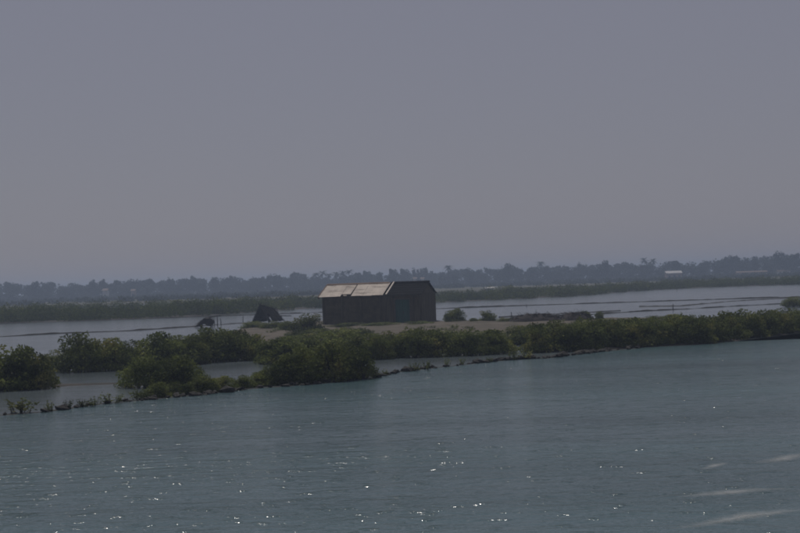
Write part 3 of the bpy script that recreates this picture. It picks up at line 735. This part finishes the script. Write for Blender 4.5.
# ------------------------------------------------------------------ far wood and the trees that stand out of it
def px_h(px, top, d):
    """height of a thing at distance d whose top shows at photo row top"""
    y = H0 / 2 - (top - H0 / 2) ; k = fwd + right * ((px - W0 / 2) / F) - up * ((top - H0 / 2) / F)
    return CAM_Z + k.z / k.y * d
SKY_L = [(-90, 284), (0, 281.5), (40, 281), (60, 282.5), (100, 280.5), (130, 279), (170, 277.5), (200, 277), (230, 277), (262, 274), (290, 273.5), (310, 276), (335, 275), (360, 273.5), (400, 271), (440, 270), (470, 267), (520, 264.5),
         (560, 263.5), (600, 262), (650, 261), (700, 260.5), (720, 256), (745, 257), (770, 255), (800, 255), (890, 251)]
V = []; Fq = []; off = 0
def tree_pts(n, cx, cy, h, wd, low=0.12):
    k_ = 9; out = []
    for _ in range(k_):
        z = random.uniform(.35, .86); r_ = random.uniform(.16, .26)
        a_ = random.uniform(0, 6.28); q = random.uniform(0, .36) * (1.15 - abs(z - .55))
        out.append((q * math.cos(a_), q * math.sin(a_), z, r_))
    for _ in range(3): out.append((random.uniform(-.4, .4), random.uniform(-.3, .3), random.uniform(.06, .3), .2))
    P_ = []
    for x_, y_, z_, r_ in out:
        m_ = n // len(out); d_ = rng.normal(size=(m_, 3)); d_ /= np.linalg.norm(d_, axis=1)[:, None]
        P_.append(d_ * (r_ * rng.uniform(.3, 1.1, m_) ** .6)[:, None] * np.array((wd, wd, h * .62)) + np.array((cx + x_ * wd, cy + y_ * wd, z_ * h)))
    return np.concatenate(P_)
PP = []
px = -85.0
while px < 885:
    for row, dd in enumerate((765, 790, 815, 850)):
        x_ = px + random.uniform(-5, 5); d = dd + random.uniform(-14, 14); p = at(x_, d)
        h = px_h(x_, lerp_tab(SKY_L, max(-90, min(889, x_))), d) * random.uniform(.84, 1.03) - .4
        if row == 0: h *= random.uniform(.55, .9)
        PP.append(tree_pts(480, p.x, p.y, max(4, h), random.uniform(6, 10)) + np.array((0, 0, .4)))
    px += 8.5
PP = np.concatenate(PP); v, f = leaves_np(PP, .4, .85, .7)
tag(link('far_wood', mesh_np('far_wood', v, f), M['far_leaf']), 'hazy blue-green wood along the whole horizon', 'wood', kind='stuff')
# undergrowth at its foot
PP = []
for k in range(620):
    x_ = random.uniform(-85, 885); d = random.uniform(480 if x_ < 420 else 600, 760); p = at(x_, d); h = random.uniform(.8, 2.2)
    n = 60; d_ = rng.normal(size=(n, 3)); d_ /= np.linalg.norm(d_, axis=1)[:, None]; d_[:, 2] = np.abs(d_[:, 2])
    PP.append(d_ * np.array((random.uniform(2, 6), 2.5, h)) * rng.uniform(.5, 1, n)[:, None] + np.array((p.x, p.y, .45)))
PP = np.concatenate(PP); v, f = leaves_np(PP, .4, .9, .7)
tag(link('undergrowth', mesh_np('undergrowth', v, f), M['far_leaf']), 'low scrub on the flat ground before the far wood', 'scrub', kind='stuff')

def palm_proto():
    tr = [Vector((0, 0, -.3)), Vector((.1, 0, 3)), Vector((.35, .1, 6.5)), Vector((.5, .1, 10))]
    trunk = tubes_mesh('palm_trunk', [(tr, [.24, .19, .16, .14])]); V_ = []; Q_ = []
    for k in range(24):
        az = k * 2.399; el = random.uniform(-.5, 1.2); L = random.uniform(2.6, 3.6); pr = []
        for s in range(6):
            t = s / 5; rr = L * t * math.cos(el * (1 - .3 * t)); zz = L * t * math.sin(el) - 1.6 * t * t
            c = tr[-1] + Vector((rr * math.cos(az), rr * math.sin(az), zz)); wv = Vector((-math.sin(az), math.cos(az), -.35)) * (.34 * math.sin(math.pi * min(1, .15 + t * .85)) + .05)
            wv2 = Vector((math.sin(az), -math.cos(az), -.35)) * (wv.length)
            pr.append((c + wv, c, c + wv2))
        for s in range(5):
            o = len(V_)
            for A in pr[s:s + 2]: V_ += [tuple(q) for q in A]
            Q_ += [(o, o + 1, o + 4, o + 3), (o + 1, o + 2, o + 5, o + 4)]
    crown = mesh_np('palm_crown', V_, Q_); trunk.materials.append(M['bark']); crown.materials.append(M['far_leaf']); return crown, trunk
def broad_proto():
    lob = []
    for _ in range(15):
        a_ = random.uniform(0, 6.28); z = random.uniform(4.2, 9); q = random.uniform(.6, 3.4) * (1.1 - abs(z - 6.2) / 6); lob.append((q * math.cos(a_), q * math.sin(a_), z, random.uniform(1.1, 1.9)))
    P_ = []
    for x_, y_, z_, r_ in lob:
        d_ = rng.normal(size=(75, 3)); d_ /= np.linalg.norm(d_, axis=1)[:, None]; P_.append(d_ * (r_ * rng.uniform(.3, 1.08, 75) ** .6)[:, None] * np.array((1, 1, .8)) + np.array((x_, y_, z_)))
    v_, f_ = leaves_np(np.concatenate(P_), .4, .75, .7); crown = mesh_np('tree_crown', v_, f_)
    tb = [([(0, 0, -.3), (.1, 0, 2), (.15, .1, 4.2), (.1, .1, 7)], [.32, .26, .2, .07])]
    for x_, y_, z_, r_ in lob[:8]: tb.append(([(.12, .05, 2.6), (x_ * .5, y_ * .5, z_ * .72), (x_, y_, z_)], [.14, .1, .04]))
    trunk = tubes_mesh('tree_trunk', tb); trunk.materials.append(M['bark']); crown.materials.append(M['far_leaf']); return crown, trunk
palms = [palm_proto() for _ in range(2)]; broads = [broad_proto() for _ in range(4)]
gF = 'trees standing out of the far wood'
skyl = [('b', 8, 281, 10), ('b', 34, 280.5, 9), ('b', 92, 279.5, 9), ('b', 102, 279, 9), ('b', 116, 278, 9), ('b', 128, 278, 8), ('b', 150, 278, 9), ('b', 171, 275.5, 8), ('b', 193, 275.5, 9), ('b', 214, 277, 9), ('b', 232, 275, 8), ('b', 252, 277, 9), ('b', 268, 272.3, 11), ('b', 277, 272, 11), ('b', 294, 271.5, 12), ('b', 302, 273, 9),
        ('p', 315, 272.5, 8), ('p', 322, 271, 8), ('p', 329, 273, 8), ('p', 336, 272, 8), ('p', 343, 271, 8), ('p', 348, 269.5, 8), ('b', 358, 270.5, 10), ('b', 367, 270, 10), ('b', 378, 271.5, 9), ('b', 393, 268, 10), ('b', 404, 268, 10), ('b', 416, 266, 9), ('b', 424, 267, 9), ('p', 448, 265, 8),
        ('b', 468, 266, 10), ('b', 509, 263, 10), ('p', 541, 261, 8), ('b', 580, 260.5, 9), ('b', 606, 260, 9), ('p', 645, 258, 8), ('p', 652, 259, 8), ('b', 676, 258.5, 9), ('b', 706, 259, 9), ('b', 727, 253, 13), ('b', 736, 255, 10), ('b', 756, 256, 9), ('b', 782, 248.5, 18), ('b', 795, 252.5, 12)]
LAB = {315: 'leftmost slender palm above the left end of the hut roof', 322: 'second slender palm above the left end of the hut roof', 329: 'short palm above the pale roof sheets', 336: 'palm above the pale roof, third from its right neighbour tree', 343: 'thin palm above the middle of the pale roof',
       348: 'tall palm above the middle of the pale roof', 448: 'lone palm poking above the far wood just right of the hut', 541: 'small palm crown above the far wood right of the hut', 645: 'left of two palm tips above the long white roof', 652: 'right of two palm tips above the long white roof',
       782: 'widest and tallest domed tree of the far wood, near the right edge', 795: 'tree beside the tallest dome at the right edge', 727: 'broad raised crown left of the tallest dome in the far wood', 268: 'left of two high crowns left of the hut in the far wood', 294: 'broad high crown left of the palms in the far wood'}
LAB.update({8: 'skyline tree at the far left edge of the far wood', 34: 'second skyline tree from the left edge of the far wood', 92: 'skyline tree just left of the small white far house', 102: 'skyline tree right over the small white far house',
    116: 'skyline tree between the white far house and its fainter neighbour', 128: 'skyline tree over the fainter pale far house', 150: 'skyline tree right of the two far houses at the left', 171: 'skyline tree over the rounded mangrove of the far belt',
    193: 'left of two skyline trees above the brushwood lean-to', 214: 'right of two skyline trees above the brushwood lean-to', 232: 'skyline tree between the lean-to and the thatch shelter', 252: 'skyline tree straight above the thatch shelter',
    277: 'right of two high crowns left of the hut in the far wood', 302: 'low crown just left of the first palm in the far wood', 358: 'left of two crowns above the seam of the pale roof sheets', 367: 'right of two crowns above the seam of the pale roof sheets',
    378: 'crown of the far wood above the right end of the pale roof', 393: 'crown of the far wood above the joint of pale and black roof', 404: 'crown of the far wood above the left part of the black roof', 416: 'crown of the far wood above the middle of the black roof',
    424: 'crown of the far wood above the right end of the black roof', 468: 'crown just right of the lone palm beside the hut', 509: 'crown of the far wood above the left end of the long brushwood heap', 580: 'left of two crowns above the shorter brushwood heap',
    606: 'right of two crowns above the shorter brushwood heap', 676: 'crown right above the long far house with the white roof', 706: 'crown to the right of the far house with the white roof', 736: 'smaller crown on the right side of the broad raised crown', 756: 'crown above the long low tan far house'})
for kd, px, top_, wpx in skyl:
    d = random.uniform(745, 790); p = at(px, d); h = px_h(px, top_, d) - .4; e_ = None
    cr, tr = random.choice(palms if kd == 'p' else broads)
    if kd == 'p': e_ = empty('palm_tree', (p.x, p.y, .4), random.uniform(0, 6.28), (1, 1, h / 11.2))
    else:
        wm = wpx / F * d / 8.0; e_ = empty('broadleaf_tree', (p.x, p.y, .4), random.uniform(0, 6.28), (wm * 1.1, wm * 1.1, h / 10.2))
    link('trunk', tr, None, e_); link('crown', cr, None, e_)
    tag(e_, LAB.get(px, 'hazy broad-leaved tree whose crown bumps up from the skyline of the far wood'), 'tree', gF)

# ------------------------------------------------------------------ far buildings
def far_house(px, d, wd, dep, hw, hr, label, wallm, roofm, rz=0.0, z0=.45):
    p = at(px, d); r_ = empty('house', (p.x, p.y, z0), rz)
    part('wall', lambda b: prism(b, [(-wd / 2, 0, -.3), (wd / 2, 0, -.3), (wd / 2, 0, hw), (-wd / 2, 0, hw)], Vector((0, dep, 0))), wallm, r_)
    def rf(b): prism(b, [(-wd / 2 - .25, -.3, hw - .08), (-wd / 2 - .25, dep / 2, hr), (-wd / 2 - .25, dep + .3, hw - .08), (-wd / 2 - .25, dep + .3, hw + .08), (-wd / 2 - .25, dep / 2, hr + .16), (-wd / 2 - .25, -.3, hw + .08)], Vector((wd + .5, 0, 0)))
    part('roof', rf, roofm, r_)
    part('door', lambda b: box(b, -.45, .45, -.05, -.003, 0, min(2.0, hw - .2)), M['glass'], r_)
    for s in (-1, 1):
        if wd > 3.5: part('window', lambda b: box(b, s * wd * .32 - .4, s * wd * .32 + .4, -.05, -.003, .9, min(1.9, hw - .3)), M['glass'], r_)
    return tag(r_, label, 'house', 'far houses')
far_house(104, 742, 2.4, 5, 4.0, 5.0, 'small white house in the far wood at the left', M['white'], M['tile'])
far_house(132, 745, 2.0, 4, 3.4, 4.2, 'second, fainter pale house right of the left white one', M['tan'], M['tile'])
far_house(414.5, 740, 1.6, 4, 4.6, 5.2, 'tiny white house above the black roof end of the hut, left of two', M['white'], M['tile'])
far_house(422, 740, 1.5, 4, 4.4, 5.0, 'tiny white house above the black roof end of the hut, right of two', M['white'], M['tile'])
far_house(674, 738, 7.6, 6, 2.9, 3.9, 'long low house with a white roof in the far wood', M['tan'], M['white'])
far_house(752, 745, 15.0, 5, 2.0, 2.5, 'long low tan house under the tallest trees at the right', M['tan'], M['tile'])
far_house(784, 745, 6.0, 5, 1.9, 2.5, 'pale low house right of the tan one', M['white'], M['tile'])
far_house(489, 470, 2.6, 3, .95, 1.2, 'low pale shed behind the far mangrove belt right of the hut', M['white'], M['white'], z0=0.0)

# ------------------------------------------------------------------ foam streaks on the open water
def foam_mat():
    M_, t, b = mat('foam'); geo = node(t, 'ShaderNodeNewGeometry')
    uv = node(t, 'ShaderNodeUVMap')
    sep = node(t, 'ShaderNodeSeparateXYZ'); t.links.new(uv.outputs[0], sep.inputs[0])
    n = node(t, 'ShaderNodeTexNoise', i_Scale=5.0, i_Detail=8.0, i_Roughness=.78); t.links.new(geo.outputs['Position'], n.inputs['Vector'])
    pr = node(t, 'ShaderNodeMath', operation='PINGPONG'); pr.inputs[1].default_value = .5; t.links.new(sep.outputs[1], pr.inputs[0])
    pu = node(t, 'ShaderNodeMath', operation='PINGPONG'); pu.inputs[1].default_value = .5; t.links.new(sep.outputs[0], pu.inputs[0])
    ml = node(t, 'ShaderNodeMath', operation='MULTIPLY'); t.links.new(pr.outputs[0], ml.inputs[0]); t.links.new(pu.outputs[0], ml.inputs[1])
    m2 = node(t, 'ShaderNodeMath', operation='MULTIPLY'); m2.inputs[1].default_value = 5.0; t.links.new(ml.outputs[0], m2.inputs[0])
    ad = node(t, 'ShaderNodeMath', operation='MULTIPLY'); t.links.new(n.outputs['Fac'], ad.inputs[0]); t.links.new(m2.outputs[0], ad.inputs[1])
    r = ramp(t, [(.20, (0, 0, 0)), (.68, (.42, .42, .42))], ad.outputs[0])
    t.links.new(r.outputs[0], b.inputs['Alpha']); b.inputs['Base Color'].default_value = (.42, .44, .45, 1); b.inputs['Roughness'].default_value = .8
    return M_
M['foam'] = foam_mat()
def foam(px_pts, wdt):
    P_ = [gp(*p) for p in px_pts]; pts = []
    for a_, b_ in zip(P_[:-1], P_[1:]):
        n = 14; pts += [a_.lerp(b_, i_ / n) for i_ in range(n)]
    pts.append(P_[-1]); bm = bmesh.new(); uvl = bm.loops.layers.uv.new('UVMap'); rows = []
    for i_, p in enumerate(pts):
        o_ = .12 * fbm(p.x, p.y, .6, 1.1); rows.append([(bm.verts.new((p.x, p.y + o_ + wdt * (q - .5), .006)), (i_ / (len(pts) - 1), q)) for q in (0, .5, 1)])
    for A, B in zip(rows[:-1], rows[1:]):
        for j in range(2):
            cs = (A[j], B[j], B[j + 1], A[j + 1]); f_ = bm.faces.new([c[0] for c in cs])
            for l_, c in zip(f_.loops, cs): l_[uvl].uv = c[1]
    me = bpy.data.meshes.new('foam'); bm.to_mesh(me); bm.free()
    tag(link('foam', me, M['foam']), 'thin pale foam streak drifting on the open water', 'foam', kind='stuff')
foam([(620, 534), (690, 527), (745, 516), (800, 511), (860, 506)], 1.25)
foam([(650, 501), (700, 495), (760, 490), (840, 488)], 1.1)
foam([(735, 466), (770, 461), (800, 455), (850, 447)], 1.5)
foam([(690, 472), (715, 465), (735, 461)], .9)

# ------------------------------------------------------------------ haze
def haze():
    bm = bmesh.new(); box(bm, -3100, 3100, -120, 3100, -1.2, 15.6)
    o = link('haze', bm_mesh('haze', bm)); M_ = bpy.data.materials.new('haze'); M_.use_nodes = True; t = M_.node_tree; t.nodes.clear()
    vo = t.nodes.new('ShaderNodeVolumePrincipled'); out = t.nodes.new('ShaderNodeOutputMaterial')
    vo.inputs['Color'].default_value = (.47, .585, .785, 1); vo.inputs['Density'].default_value = 0.0009; vo.inputs['Anisotropy'].default_value = 0.35
    t.links.new(vo.outputs[0], out.inputs['Volume']); o.data.materials.append(M_)
    tag(o, 'thin bluish haze over the whole lagoon', 'haze', kind='stuff')
haze()
